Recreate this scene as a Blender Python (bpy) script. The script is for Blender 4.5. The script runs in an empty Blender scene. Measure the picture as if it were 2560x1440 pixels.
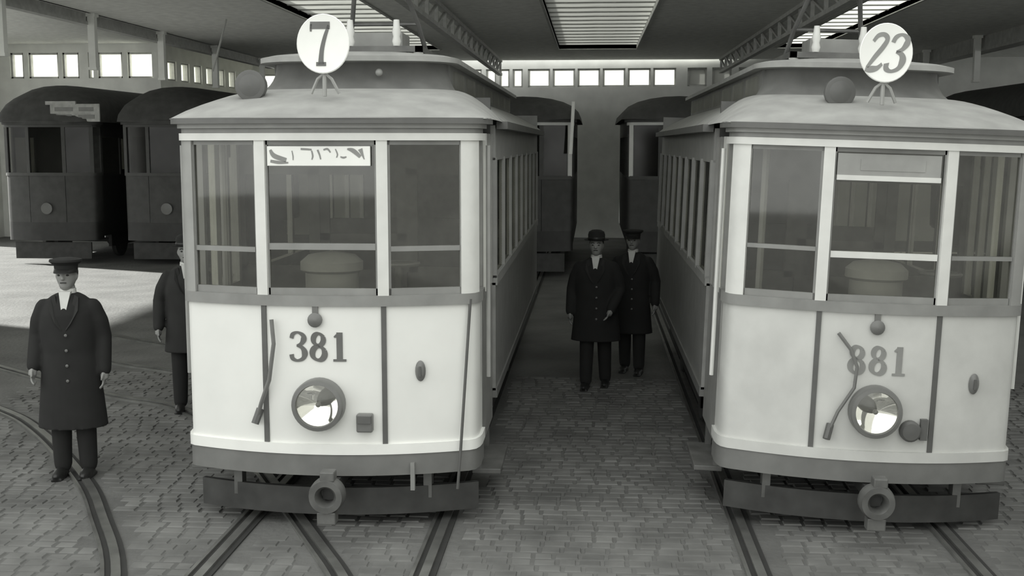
import bpy, bmesh, math, random
from mathutils import Vector, Matrix
random.seed(7)
PI = math.pi
sc = bpy.context.scene
C = sc.collection

# ------------------------------------------------------------------ camera
cam = bpy.data.cameras.new('camera')
cam_o = bpy.data.objects.new('camera', cam)
C.objects.link(cam_o)
cam.sensor_width = 36.0
cam.lens = 2900.0 / 2560.0 * 36.0
cam.clip_end = 400
cam_o.location = (0, 0, 2.75)
cam_o.rotation_euler = (math.radians(90 - 7.076), 0, math.radians(3.915))
sc.camera = cam_o

# ------------------------------------------------------------------ light
TINT = (1.0, 1.008, 0.972)
world = bpy.data.worlds.new('overcast_sky')
sc.world = world
world.use_nodes = True
bg = world.node_tree.nodes['Background']
bg.inputs[0].default_value = (0.985, 1.0, 0.965, 1)
bg.inputs[1].default_value = 1.0
sun = bpy.data.lights.new('sun', 'SUN')
sun.energy = 8.5
sun.angle = math.radians(1.5)
sun.color = (1.0, 1.0, 0.95)
sun_o = bpy.data.objects.new('sun', sun)
C.objects.link(sun_o)
sun_o.rotation_euler = Vector((-0.80, 0.33, 0.42)).to_track_quat('Z', 'Y').to_euler()
sc.view_settings.view_transform = 'Standard'
sc.view_settings.look = 'None'
sc.view_settings.gamma = 1.0
sc.view_settings.use_curve_mapping = False
sc.view_settings.exposure = 0.78

# ------------------------------------------------------------------ materials
MATS = {}
def mat(name, v, rough=0.6, metal=0.0, noise=0.12, scale=6.0, bump=0.0, bscale=40.0):
    if name in MATS:
        return MATS[name]
    m = bpy.data.materials.new(name)
    m.use_nodes = True
    nt = m.node_tree
    b = nt.nodes['Principled BSDF']
    b.inputs['Roughness'].default_value = rough
    b.inputs['Metallic'].default_value = metal
    tc = nt.nodes.new('ShaderNodeTexCoord')
    nz = nt.nodes.new('ShaderNodeTexNoise')
    nz.inputs['Scale'].default_value = scale
    nz.inputs['Detail'].default_value = 5
    cr = nt.nodes.new('ShaderNodeValToRGB')
    lo, hi = v * (1 - noise), min(1.0, v * (1 + noise))
    cr.color_ramp.elements[0].position = 0.3
    cr.color_ramp.elements[1].position = 0.7
    cr.color_ramp.elements[0].color = (lo * TINT[0], lo * TINT[1], lo * TINT[2], 1)
    cr.color_ramp.elements[1].color = (hi * TINT[0], hi * TINT[1], hi * TINT[2], 1)
    nt.links.new(tc.outputs['Object'], nz.inputs['Vector'])
    nt.links.new(nz.outputs['Fac'], cr.inputs['Fac'])
    nt.links.new(cr.outputs['Color'], b.inputs['Base Color'])
    if bump > 0:
        n2 = nt.nodes.new('ShaderNodeTexNoise')
        n2.inputs['Scale'].default_value = bscale
        bp = nt.nodes.new('ShaderNodeBump')
        bp.inputs['Strength'].default_value = bump
        bp.inputs['Distance'].default_value = 0.02
        nt.links.new(tc.outputs['Object'], n2.inputs['Vector'])
        nt.links.new(n2.outputs['Fac'], bp.inputs['Height'])
        nt.links.new(bp.outputs['Normal'], b.inputs['Normal'])
    MATS[name] = m
    return m

def glass_mat(name, refl=0.12, tint=0.85, rough=0.04):
    m = bpy.data.materials.new(name)
    m.use_nodes = True
    nt = m.node_tree
    nt.nodes.remove(nt.nodes['Principled BSDF'])
    out = nt.nodes['Material Output']
    tr = nt.nodes.new('ShaderNodeBsdfTransparent')
    tr.inputs[0].default_value = (tint, tint, tint * 0.96, 1)
    gl = nt.nodes.new('ShaderNodeBsdfGlossy')
    gl.inputs['Roughness'].default_value = rough
    mx = nt.nodes.new('ShaderNodeMixShader')
    tc = nt.nodes.new('ShaderNodeTexCoord')
    nz = nt.nodes.new('ShaderNodeTexNoise')
    nz.inputs['Scale'].default_value = 2.5
    mr = nt.nodes.new('ShaderNodeMapRange')
    mr.inputs['To Min'].default_value = refl * 0.7
    mr.inputs['To Max'].default_value = refl * 1.3
    nt.links.new(tc.outputs['Object'], nz.inputs['Vector'])
    nt.links.new(nz.outputs['Fac'], mr.inputs['Value'])
    nt.links.new(mr.outputs['Result'], mx.inputs[0])
    nt.links.new(tr.outputs[0], mx.inputs[1])
    nt.links.new(gl.outputs[0], mx.inputs[2])
    nt.links.new(mx.outputs[0], out.inputs['Surface'])
    MATS[name] = m
    return m

def frosted_mat(name, v):
    m = bpy.data.materials.new(name)
    m.use_nodes = True
    nt = m.node_tree
    nt.nodes.remove(nt.nodes['Principled BSDF'])
    out = nt.nodes['Material Output']
    tl = nt.nodes.new('ShaderNodeBsdfTranslucent')
    tc = nt.nodes.new('ShaderNodeTexCoord')
    nz = nt.nodes.new('ShaderNodeTexNoise')
    nz.inputs['Scale'].default_value = 1.7
    cr = nt.nodes.new('ShaderNodeValToRGB')
    for e, f in zip(cr.color_ramp.elements, (0.75, 1.15)):
        k = min(1.0, v * f)
        e.color = (k * TINT[0], k * TINT[1], k * TINT[2], 1)
    nt.links.new(tc.outputs['Object'], nz.inputs['Vector'])
    nt.links.new(nz.outputs['Fac'], cr.inputs['Fac'])
    nt.links.new(cr.outputs['Color'], tl.inputs['Color'])
    nt.links.new(tl.outputs[0], out.inputs['Surface'])
    MATS[name] = m
    return m

M_CREAM = mat('cream_enamel', 0.80, 0.35, noise=0.035, scale=3)
M_CREAM2 = mat('cream_enamel_darker', 0.58, 0.4, noise=0.08, scale=4)  # darker cream base for the right tram's dash
M_FRAME = mat('light_painted_wood', 0.68, 0.5, noise=0.06)
M_FRAME2 = mat('grey_painted_wood', 0.30, 0.5, noise=0.10)
M_SILL = mat('grey_rail_paint', 0.24, 0.5)
M_SKIRT = mat('grey_skirt_paint', 0.17, 0.5)
M_SEAM = mat('dark_seam_strip', 0.11, 0.5)
M_HOOD = mat('grey_canvas_roof', 0.31, 0.8, noise=0.14, scale=5)
M_GUTTER = mat('dark_gutter_paint', 0.12, 0.5)
M_CLER = mat('dark_clerestory_paint', 0.17, 0.55, noise=0.15)
M_SIDE = mat('side_sheet_paint', 0.28, 0.35, noise=0.15)
M_IRON = mat('black_iron', 0.045, 0.6, noise=0.3)
M_IRON2 = mat('worn_grey_iron', 0.13, 0.5, metal=0.2, noise=0.3)
M_INK = mat('painted_numeral_grey', 0.13, 0.5, noise=0.1)
M_INK2 = mat('painted_numeral_faded', 0.25, 0.5, noise=0.1)
M_WHITE = mat('white_sign_enamel', 0.86, 0.3, noise=0.03)
M_CHROME = mat('polished_reflector', 0.97, 0.06, metal=1.0, noise=0.02)
for e_ in M_CHROME.node_tree.nodes['Color Ramp'].color_ramp.elements:
    e_.color = (.96, .96, .96, 1)
M_RING = mat('headlight_rim_grey', 0.16, 0.35, noise=0.1)
M_WOOD_IN = mat('dark_saloon_wood', 0.085, 0.5, noise=0.25, scale=9)
M_CTRL = mat('grey_controller_case', 0.30, 0.5)
M_INSUL = mat('white_porcelain', 0.75, 0.2, noise=0.03)
M_GLASS = glass_mat('windscreen_glass', 0.07, 0.82)
M_GLASS_D = glass_mat('dusty_window_glass', 0.06, 0.9, 0.2)
M_GLASS_K = glass_mat('sooty_tram_glass', 0.025, 0.5, 0.1)
M_HLGLASS = glass_mat('headlight_glass', 0.05, 1.0, 0.02)
M_FLOOR = mat('dark_yard_ground', 0.13, 0.85, noise=0.25, scale=1.3, bump=0.5, bscale=18)
M_SETT = mat('granite_setts', 0.14, 0.8, noise=0.35, scale=2.2)
M_CEIL = mat('grey_roof_boarding', 0.85, 0.9, noise=0.10)
M_WALL = mat('grey_plaster_wall', 0.85, 0.9, noise=0.08, scale=2)
M_BLOCKER = mat('light_blocker_dark', 0.14, 0.9)  # only for the added wall that blocks light
M_BEAM = mat('grey_painted_steel', 0.5, 0.6, noise=0.15)
M_POST = mat('whitewashed_post', 0.95, 0.7, noise=0.04)
M_RAIL = mat('steel_rail', 0.35, 0.35, metal=0.8, noise=0.2)
M_GROOVE = mat('dirty_rail_groove', 0.03, 0.9)
M_SKY1 = frosted_mat('grimy_skylight_glass', 0.34)
M_SKY2 = frosted_mat('dusty_skylight_glass', 0.42)
M_SKY3 = frosted_mat('clean_skylight_glass', 0.6)
M_DIRTYWIN = frosted_mat('sooty_window_glass', 0.30)
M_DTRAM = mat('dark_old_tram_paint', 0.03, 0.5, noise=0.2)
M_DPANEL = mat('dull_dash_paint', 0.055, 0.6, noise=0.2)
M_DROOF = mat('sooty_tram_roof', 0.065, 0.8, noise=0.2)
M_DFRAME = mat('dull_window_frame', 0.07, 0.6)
M_BOARD = mat('faded_sign_board', 0.42, 0.7, noise=0.2, scale=8)
M_SKIN = mat('skin_tone', 0.27, 0.6, noise=0.08)
M_COAT = mat('dark_wool_coat', 0.014, 0.9, noise=0.2)
M_COAT2 = mat('charcoal_wool_coat', 0.022, 0.9, noise=0.2)
M_TROUS = mat('dark_trousers', 0.015, 0.9)
M_SHOE = mat('black_leather', 0.02, 0.45)
M_SHIRT = mat('white_shirt_collar', 0.6, 0.7)
M_HAIR = mat('dark_hair', 0.03, 0.7)
M_CORD = mat('dark_cord', 0.10, 0.8)

# ------------------------------------------------------------------ mesh helpers
class MB:
    def __init__(s):
        s.v = []; s.f = []
    def add(s, vs, fs):
        o = len(s.v)
        s.v += [tuple(p) for p in vs]
        s.f += [tuple(i + o for i in f) for f in fs]
        return s
    def box(s, c, d, rot=None):
        x, y, z = d[0] / 2, d[1] / 2, d[2] / 2
        vs = [Vector((a * x, b * y, e * z)) for a in (-1, 1) for b in (-1, 1) for e in (-1, 1)]
        if rot is not None:
            vs = [rot @ p for p in vs]
        vs = [p + Vector(c) for p in vs]
        return s.add(vs, [(0, 1, 3, 2), (4, 6, 7, 5), (0, 4, 5, 1), (2, 3, 7, 6), (0, 2, 6, 4), (1, 5, 7, 3)])
    def bb(s, x0, x1, y0, y1, z0, z1):
        return s.box(((x0 + x1) / 2, (y0 + y1) / 2, (z0 + z1) / 2), (abs(x1 - x0), abs(y1 - y0), abs(z1 - z0)))
    def bar(s, a, b, w, h, up=(0, 0, 1)):
        a, b = Vector(a), Vector(b)
        d = (b - a)
        L = d.length
        q = d.to_track_quat('X', 'Z').to_matrix()
        return s.box((a + b) / 2, (L, w, h), q)
    def strip(s, pts, z0, z1, t, off=0.0):
        """upright wall along an open plan polyline running left to right; outward is the -y side"""
        n = len(pts)
        P = [Vector((p[0], p[1])) for p in pts]
        out, inn = [], []
        for i in range(n):
            a = P[max(i - 1, 0)]; b = P[min(i + 1, n - 1)]
            d = (b - a).normalized()
            nm = Vector((d.y, -d.x))
            out.append(P[i] + nm * off)
            inn.append(P[i] + nm * (off - t))
        vs = []
        for i in range(n):
            vs += [(out[i].x, out[i].y, z0), (out[i].x, out[i].y, z1), (inn[i].x, inn[i].y, z1), (inn[i].x, inn[i].y, z0)]
        fs = []
        for i in range(n - 1):
            a, b = i * 4, i * 4 + 4
            for k in range(4):
                fs.append((a + k, a + (k + 1) % 4, b + (k + 1) % 4, b + k))
        fs += [(0, 3, 2, 1), ((n - 1) * 4, (n - 1) * 4 + 1, (n - 1) * 4 + 2, (n - 1) * 4 + 3)]
        return s.add(vs, fs)
    def tube(s, pts, r, n=8):
        P = [Vector(p) for p in pts]
        rs = r if isinstance(r, (list, tuple)) else [r] * len(P)
        rings = []
        prev = None
        for i in range(len(P)):
            d = (P[min(i + 1, len(P) - 1)] - P[max(i - 1, 0)]).normalized()
            if prev is None:
                u = d.orthogonal().normalized()
            else:
                u = (prev - d * prev.dot(d)).normalized()
            prev = u
            w = d.cross(u)
            rings.append([P[i] + (u * math.cos(2 * PI * k / n) + w * math.sin(2 * PI * k / n)) * rs[i] for k in range(n)])
        return s.loft(rings, True, True)
    def loft(s, rings, closed=True, caps=False):
        n = len(rings[0])
        vs = [p for r in rings for p in r]
        fs = []
        for i in range(len(rings) - 1):
            for k in range(n if closed else n - 1):
                k2 = (k + 1) % n
                fs.append((i * n + k, i * n + k2, (i + 1) * n + k2, (i + 1) * n + k))
        if caps:
            fs.append(tuple(reversed(range(n))))
            fs.append(tuple((len(rings) - 1) * n + k for k in range(n)))
        return s.add(vs, fs)
    def lathe(s, prof, c=(0, 0, 0), axis='z', n=24, sx=1.0, sz=1.0, caps=True):
        """prof: (radius, height). axis 'y-' points to the viewer (-y)"""
        rings = []
        for r, h in prof:
            ring = []
            for k in range(n):
                a = 2 * PI * k / n
                if axis == 'z':
                    ring.append((c[0] + r * math.cos(a) * sx, c[1] + r * math.sin(a), c[2] + h))
                elif axis == 'x':
                    ring.append((c[0] + h, c[1] + r * math.cos(a), c[2] + r * math.sin(a)))
                else:
                    ring.append((c[0] + r * math.cos(a) * sx, c[1] - h, c[2] + r * math.sin(a) * sz))
            rings.append(ring)
        return s.loft(rings, True, caps)
    def ball(s, c, r, n=10, m=7):
        rr = r if isinstance(r, (tuple, list)) else (r, r, r)
        rings = []
        for i in range(m + 1):
            t = PI * i / m
            q = max(math.sin(t), 1e-3)
            rings.append([(c[0] + rr[0] * q * math.cos(2 * PI * k / n), c[1] + rr[1] * q * math.sin(2 * PI * k / n), c[2] - rr[2] * math.cos(t)) for k in range(n)])
        return s.loft(rings, True, True)
    def build(s, name, m, parent=None, smooth=False, bevel=0.0):
        me = bpy.data.meshes.new(name)
        me.from_pydata(s.v, [], s.f)
        me.validate()
        bm = bmesh.new()
        bm.from_mesh(me)
        bmesh.ops.remove_doubles(bm, verts=bm.verts, dist=1e-5)
        bmesh.ops.recalc_face_normals(bm, faces=bm.faces)
        if bevel > 0:
            bmesh.ops.bevel(bm, geom=[e for e in bm.edges if e.is_manifold and e.calc_face_angle(0) > 0.5], offset=bevel, segments=2, affect='EDGES', profile=0.5)
        bm.to_mesh(me)
        bm.free()
        me.materials.append(m)
        if smooth:
            me.polygons.foreach_set('use_smooth', [True] * len(me.polygons))
            try:
                me.set_sharp_from_angle(angle=math.radians(40))
            except Exception:
                pass
        return link(name, me, parent)

def link(name, me, parent=None):
    o = bpy.data.objects.new(name, me)
    C.objects.link(o)
    if parent is not None:
        o.parent = parent
    return o
def empty(name, loc=(0, 0, 0), rot=(0, 0, 0)):
    o = bpy.data.objects.new(name, None)
    C.objects.link(o)
    o.location = loc
    o.rotation_euler = rot
    o.empty_display_size = 0.2
    return o
def tag(o, label=None, cat=None, group=None, kind=None):
    if label: o['label'] = label
    if cat: o['category'] = cat
    if group: o['group'] = group
    if kind: o['kind'] = kind
    return o
def at(o, loc, rz=0.0):
    o.location = loc
    if rz: o.rotation_euler = (0, 0, rz)
    return o

# painted figures made of brush strokes (x right, z up, unit height)
GLYPH = {
    '3': [[(.07, .78, .13), (.12, .92, .13), (.30, .99, .07), (.50, .90, .13), (.54, .76, .19), (.44, .60, .12), (.27, .53, .06)],
          [(.27, .53, .06), (.47, .46, .12), (.57, .28, .20), (.50, .09, .13), (.28, .01, .08), (.10, .08, .13), (.06, .22, .15)]],
    '1': [[(.30, 1.0, .20), (.30, .5, .20), (.30, .0, .20)], [(.06, .035, .07), (.3, .035, .07), (.54, .035, .07)], [(.30, .95, .10), (.2, .9, .09), (.10, .84, .05)]],
    '7': [[(-.02, .92, .15), (.3, .92, .15), (.62, .92, .15)], [(.59, .92, .07), (.47, .68, .10), (.37, .40, .12), (.33, .15, .14), (.33, .02, .17)],
          [(.17, .03, .08), (.33, .03, .08), (.49, .03, .08)], [(.01, .95, .06), (.0, .85, .06), (.0, .78, .05)]],
    '2': [[(.02, .80, .10), (.12, .95, .12), (.32, .98, .10), (.46, .86, .13), (.40, .66, .15), (.22, .38, .14), (.06, .10, .09)],
          [(.02, .05, .10), (.2, .05, .16), (.40, .08, .13), (.53, .2, .09)]],
}
def loop(cx, cz, rx, rz, a, b):
    pts = []
    for i in range(13):
        t = 2 * PI * i / 12 + 0.4
        pts.append((cx + rx * math.cos(t), cz + rz * math.sin(t), a + b * abs(math.cos(t + 0.35))))
    return pts
GLYPH['8'] = [loop(.30, .755, .19, .20, .06, .12), loop(.30, .275, .235, .235, .06, .14)]
def strokes(mb, glyphs, x0, z0, h, wfac, y, t=0.004, slant=0.0, yfun=None):
    for g in glyphs:
        sp = spline(g)
        n = len(sp)
        L, R = [], []
        for i in range(n):
            a = sp[max(i - 1, 0)]; b = sp[min(i + 1, n - 1)]
            dx, dz = b[0] - a[0], b[1] - a[1]
            l = math.hypot(dx, dz) or 1
            nx, nz = -dz / l, dx / l
            w = sp[i][2] * .56
            L.append((sp[i][0] + nx * w, sp[i][1] + nz * w)); R.append((sp[i][0] - nx * w, sp[i][1] - nz * w))
        rings = []
        for l, r in zip(L, R):
            q = []
            for (u, v), dep in ((l, 0), (r, 0), (r, t), (l, t)):
                X = x0 + (u + slant * v) * h * wfac
                Y = yfun(X) if yfun else y
                q.append((X, Y - t + dep, z0 + v * h))
            rings.append(q)
        mb.loft(rings, True, True)

# ------------------------------------------------------------------ setting
def strct(o):
    o['kind'] = 'structure'
    return o
fl = MB().bb(-45, 45, -45, 70, -0.2, 0.0).build('floor', M_FLOOR); strct(fl)

def spline(pts, k=8):
    P = [pts[0]] + list(pts) + [pts[-1]]
    out = []
    for i in range(1, len(P) - 2):
        for j in range(k):
            t = j / k
            q = []
            for d in range(3):
                a, b, c, e = P[i - 1][d], P[i][d], P[i + 1][d], P[i + 2][d]
                q.append(0.5 * (2 * b + (c - a) * t + (2 * a - 5 * b + 4 * c - e) * t * t + (3 * b - a - 3 * c + e) * t ** 3))
            out.append(q)
    out.append(list(pts[-1]))
    return out
def sp2(pts, k=6):
    return [(a, b) for a, b, _ in spline([(p[0], p[1], 0) for p in pts], k)]
CURVES = [sp2(p) for p in ([(-2.4, 5.2), (-3.03, 6.97), (-3.58, 8.05), (-4.16, 9.04), (-5.28, 10.57), (-6.2, 11.5), (-8.2, 13.0)],
                           [(-1.35, 6.5), (-1.6, 7.09), (-1.85, 7.6), (-2.55, 9.0), (-3.3, 10.4), (-4.33, 11.66), (-5.42, 12.27), (-7.6, 13.9)],
                           [(-3.2, 12.1), (-4.2, 13.05), (-5.26, 13.66), (-5.91, 14.01), (-7.6, 15.2)], [(-3.4, 13.8), (-4.5, 14.6), (-5.4, 15.1), (-7.2, 16.3)])]
def near_curve(x, y):
    for cv in CURVES:
        for a, b in cv:
            if (a - x) ** 2 + (b - y) ** 2 < 1.2 and any(math.hypot(a + (c - a) * t - x, b + (e - b) * t - y) < .15 for (c, e) in [cv[min(cv.index((a, b)) + 1, len(cv) - 1)]] for t in (0, .25, .5, .75)):
                return True
    return False

# granite setts in front of and between the trams (too many and too small to be picked apart)
mb = MB()
rails_x = (-2.48, -1.05, 1.10, 2.53)
y = 6.3
row = 0
while y < 13.5:
    d = 0.115
    x = -6.4 + (0.08 if row % 2 else 0)
    while x < 5.6:
        w = random.uniform(0.13, 0.19)
        if not near_curve(x + w / 2, y + d / 2) and not any(x - 0.09 < rx + 0.0 < x + w + 0.02 or abs(x + w / 2 - rx) < 0.13 for rx in rails_x):
            h = random.uniform(0.004, 0.012)
            g = 0.004
            q = 0.014
            x0, x1, y0, y1 = x + g, x + w - g, y + g, y + d - g
            mb.add([(x0, y0, -.01), (x1, y0, -.01), (x1, y1, -.01), (x0, y1, -.01), (x0 + q, y0 + q, h), (x1 - q, y0 + q, h + random.uniform(-.004, .004)), (x1 - q, y1 - q, h), (x0 + q, y1 - q, h + random.uniform(-.004, .004))],
                   [(0, 1, 5, 4), (1, 2, 6, 5), (2, 3, 7, 6), (3, 0, 4, 7), (4, 5, 6, 7)])
        x += w
    y += d
    row += 1
so = mb.build('granite_setts', M_SETT, fl); so['kind'] = 'stuff'

ZC = 5.15
RF, RB = 9.3, 34.0
SK = [(-5.5, -3.9), (-0.85, 1.10), (4.6, 5.5), (-8.8, -6.2)]
S0, S1 = 9.9, 30.0
mb = MB()
mb.bb(-9.3, -8.8, RF, RB, ZC, ZC + .15); mb.bb(-8.8, -6.2, RF, S0, ZC, ZC + .15); mb.bb(-8.8, -6.2, 17.0, RB, ZC, ZC + .15)
xs = [-6.2, -5.5, -3.9, -0.85, 1.10, 4.6, 5.5, 20]
for i in range(0, len(xs) - 1):
    if i % 2 == 0:
        mb.bb(xs[i], xs[i + 1], RF, RB, ZC, ZC + .15)
    else:
        mb.bb(xs[i], xs[i + 1], RF, S0, ZC, ZC + .15); mb.bb(xs[i], xs[i + 1], S1, RB, ZC, ZC + .15)
mb.bb(-17.8, -12.5, RF, 33.75, 5.65, 5.8); mb.bb(-12.5, -9.3, RF, 41.2, 5.65, 5.8)
mb.bb(-9.4, -9.25, RF, 41.2, ZC, 5.8)
ce = mb.build('ceiling', M_CEIL); strct(ce)

for i, (a, b) in enumerate(SK):
    E1 = 17.0 if i == 3 else S1  # fourth skylight is out of view, added to brighten the hall
    w = empty('window_%d' % (i + 1), ((a + b) / 2, (S0 + E1) / 2, ZC)); strct(w)
    hw = (b - a) / 2; hl = (E1 - S0) / 2
    MB().bb(-hw - .05, -hw, -hl, hl, -.02, .2).bb(hw, hw + .05, -hl, hl, -.02, .2).bb(-hw, hw, -hl - .05, -hl, -.02, .2).bb(-hw, hw, hl, hl + .05, -.02, .2).build('curb', M_BEAM, w)
    n = 27
    st = 2 * hl / n
    pane = None
    for k in range(n):
        yy = -hl + (k + .5) * st
        if pane is None:
            p = MB().bb(-hw, hw, -st / 2 + .03, st / 2 - .03, -.006, .006).build('pane', (M_SKY1, M_SKY2, M_SKY3)[1 if i == 0 else (0 if i == 1 else 2)], w); pane = p
            p.location = (0, yy, .10)
            gb = MB().bb(-hw, hw, -.03, .03, -.025, .04).build('glazing_bar', M_BEAM, w); bar = gb
            gb.location = (0, yy - st / 2, .10)
        else:
            p = link('pane', pane.data, w); p.location = (0, yy, .10)
            gb = link('glazing_bar', bar.data, w); gb.location = (0, yy - st / 2, .10)

def wall_with_windows(name, p0, p1, z0, z1, wins, wz0, wz1, t=0.25, glass=None, first=10, thk_frame=0.05):
    """wall from p0 to p1 (plan), windows as (s0,s1[,mat]) along it"""
    p0, p1 = Vector(p0), Vector(p1)
    L = (p1 - p0).length
    ang = math.atan2(p1.y - p0.y, p1.x - p0.x)
    mb = MB()
    mb.bb(0, L, 0, t, z0, wz0); mb.bb(0, L, 0, t, wz1, z1)
    cur = 0.0
    for w in wins:
        mb.bb(cur, w[0], 0, t, wz0, wz1); cur = w[1]
    mb.bb(cur, L, 0, t, wz0, wz1)
    o = mb.build(name, M_WALL); strct(o)
    at(o, (p0.x, p0.y, 0), ang)
    for i, w in enumerate(wins):
        e = empty('window_%d' % (first + i), (0, 0, 0)); strct(e)
        e.location = (p0.x + math.cos(ang) * (w[0] + w[1]) / 2, p0.y + math.sin(ang) * (w[0] + w[1]) / 2, wz0)
        e.rotation_euler = (0, 0, ang)
        hw = (w[1] - w[0]) / 2; H = wz1 - wz0; f = min(thk_frame, hw * .3)
        MB().bb(-hw, -hw + f, .05, .2, 0, H).bb(hw - f, hw, .05, .2, 0, H).bb(-hw, hw, .05, .2, 0, f).bb(-hw, hw, .05, .2, H - f, H).build('window_frame', M_BEAM, e)
        MB().bb(-hw + f, hw - f, .12, .13, f, H - f).build('pane', w[2] if len(w) > 2 else M_GLASS_D, e)
    return o
bx = lambda x: x + 12.0
wins = [(bx(a), bx(a + .30)) for a in (-4.0, -3.55, -3.12, -2.72, -2.33)]
wins += [(bx(-1.88 + k * .73), bx(-1.88 + k * .73 + .655)) for k in range(6)]
wins += [(bx(2.75), bx(3.3), M_DIRTYWIN), (bx(3.45), bx(4.0), M_DIRTYWIN), (bx(4.2), bx(4.8), M_DIRTYWIN)]
wall_with_windows('wall_back', (-9.3 - 0.0, RB + .9), (20, RB - .9), 0, ZC + .2, [(a - 2.7, b - 2.7) + tuple(r) for a, b, *r in wins], 4.40, 4.93, first=10)
# end wall of the left bay, and the receding wall beyond it
w2 = [(a, b) for a, b in ((4.55, 4.95), (5.10, 6.0), (6.12, 6.62), (6.9, 7.05), (7.18, 7.92), (8.08, 8.95))]
wall_with_windows('wall_left_end', (-21.6, 33.5), (-12.55, 33.5), 0, 5.8, w2, 4.66, 5.40, first=30)
w3 = [(0.5 + k * 0.95, 0.5 + k * .95 + .62) for k in range(7)]
wall_with_windows('wall_left_recess', (-12.55, 33.5), (-12.0, 41.0), 0, 5.8, w3, 4.62, 5.2, first=40)
wall_with_windows('wall_left_back', (-12.0, 41.0), (-9.3, 41.0), 0, 5.8, [(0.3, 1.3), (1.5, 2.4)], 4.62, 5.2, first=50)
o = MB().bb(-17.8, -17.5, 9.3, 20.5, 0, 5.8).bb(-17.8, -17.5, 31, 33.7, 0, 5.8).bb(-17.8, -17.5, 20.5, 31, 5.4, 5.8).build('wall_left', M_WALL); strct(o)
o = MB().bb(20, 20.3, 9, 36, 0, .9).bb(20, 20.3, 9, 36, 4.6, 5.3).bb(20, 20.3, 9, 12, .9, 4.6).bb(20, 20.3, 18, 20, .9, 4.6).bb(20, 20.3, 26, 28, .9, 4.6).build('wall_right', M_WALL); strct(o)  # unseen side; openings added to let more sky light into the hall
o = MB().bb(-9.3, -9.1, 35, 41.2, 0, 5.8).build('wall_left_return', M_WALL); strct(o)

o = MB().bb(4.9, 5.3, -14, 8.0, 0, 6.2).build('wall_light_blocker', M_BLOCKER); strct(o)  # unseen wall added to keep sky light off the right tram

# lattice girders along the tracks
def girder(x, y0, y1, zb, zt, label):
    g = empty('lattice_girder', (x, y0, zb))
    tag(g, label, 'girder', 'lattice roof girders')
    L = y1 - y0; h = zt - zb
    MB().bb(-.06, .06, 0, L, 0, .07).build('bottom_chord', M_BEAM, g)
    MB().bb(-.06, .06, 0, L, h - .07, h).build('top_chord', M_BEAM, g)
    n = int(L / 1.1); st = L / n
    v = None
    for k in range(n + 1):
        if v is None:
            v = MB().bb(-.03, .03, -.035, .035, .05, h - .05).build('web_post', M_BEAM, g); o = v
        else:
            o = link('web_post', v.data, g)
        o.location = (0, k * st, 0)
    d = None
    for k in range(n):
        if d is None:
            d = MB().bar((0, 0, .05), (0, st, h - .05), .04, .04).build('web_diagonal', M_BEAM, g); o = d
        else:
            o = link('web_diagonal', d.data, g)
        o.location = (0, k * st, 0)
    return g
girder(-2.65, 9.6, 33.8, 4.70, ZC, 'grey lattice roof girder left of the central skylight')
girder(3.6, 9.6, 33.4, 4.72, ZC, 'grey lattice roof girder on the right, above the dull cream tram')
lb = MB().bb(-9.46, -9.36, 9.6, 34, 5.0, ZC).bb(-9.5, -9.33, 9.6, 34, 4.94, 5.0).build('roof_beam', M_BEAM)
tag(lb, 'long grey roof beam running over the dark trams at left', 'beam')
lb2 = MB().bb(8.7, 8.9, 9.6, 33, 4.86, ZC).bb(8.62, 8.98, 9.6, 33, 4.80, 4.86).build('roof_beam', M_BEAM)
tag(lb2, 'long grey roof beam above the dark tram at far right', 'beam')
ords = ['nearest', 'second', 'third', 'fourth', 'farthest']
hp = None
for k, yy in enumerate((18.0, 21.4, 24.9, 28.5, 32.6)):
    if hp is None:
        hp = MB().bb(-.065, .065, -.065, .065, .0, 1.03).bb(-.09, .09, -.09, .09, .97, 1.03).bb(-.08, .08, -.08, .08, 0, .05).build('hanging_post', M_POST); o = hp
    else:
        o = link('hanging_post', hp.data)
    o.location = (-9.28, yy, 4.12)
    tag(o, 'whitewashed post hanging under left roof beam, %s one from the camera' % ords[k], 'post', 'white posts under the left roof beam')
for k, yy in enumerate((23.4, 27.0, 31.0)):
    o = link('hanging_post', hp.data); o.location = (8.56, yy, 4.12)
    tag(o, 'whitewashed post hanging under right roof beam, %s one from the camera' % ('nearest', 'middle', 'farthest')[k], 'post', 'white posts under the right roof beam')

# ------------------------------------------------------------------ tracks
def rail(pts, parent):
    """grooved street rail: head, groove, guard lip"""
    P = [Vector((p[0], p[1])) for p in pts]
    n = len(P)
    def ribbon(o0, o1, z0, z1):
        rings = []
        for i in range(n):
            d = (P[min(i + 1, n - 1)] - P[max(i - 1, 0)]).normalized()
            nm = Vector((-d.y, d.x))
            a = P[i] + nm * o0; b = P[i] + nm * o1
            rings.append([(a.x, a.y, z0), (b.x, b.y, z0), (b.x, b.y, z1), (a.x, a.y, z1)])
        return rings
    r = MB().loft(ribbon(-.035, .025, -.02, .028), True, True).build('rail', M_RAIL, parent)
    MB().loft(ribbon(.025, .065, -.02, .008), True, True).build('groove', M_GROOVE, r)
    MB().loft(ribbon(.065, .09, -.02, .024), True, True).build('guard_lip', M_RAIL, r)
    MB().loft(ribbon(-.075, -.035, -.02, .012), True, True).build('flange_bed', M_GROOVE, r)
def track(name, lines, label):
    t = empty(name, (lines[0][0][0], lines[0][0][1], 0))
    tag(t, label, 'track', 'tram tracks in the yard')
    for ln in lines:
        rail([(p[0] - t.location.x, p[1] - t.location.y) for p in ln], t)
track('tram_track', [[(-2.48, 3.0), (-2.48, 33)], [(-1.05, 3.0), (-1.05, 33)]], 'steel tram track running under tram number 381')
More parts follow.
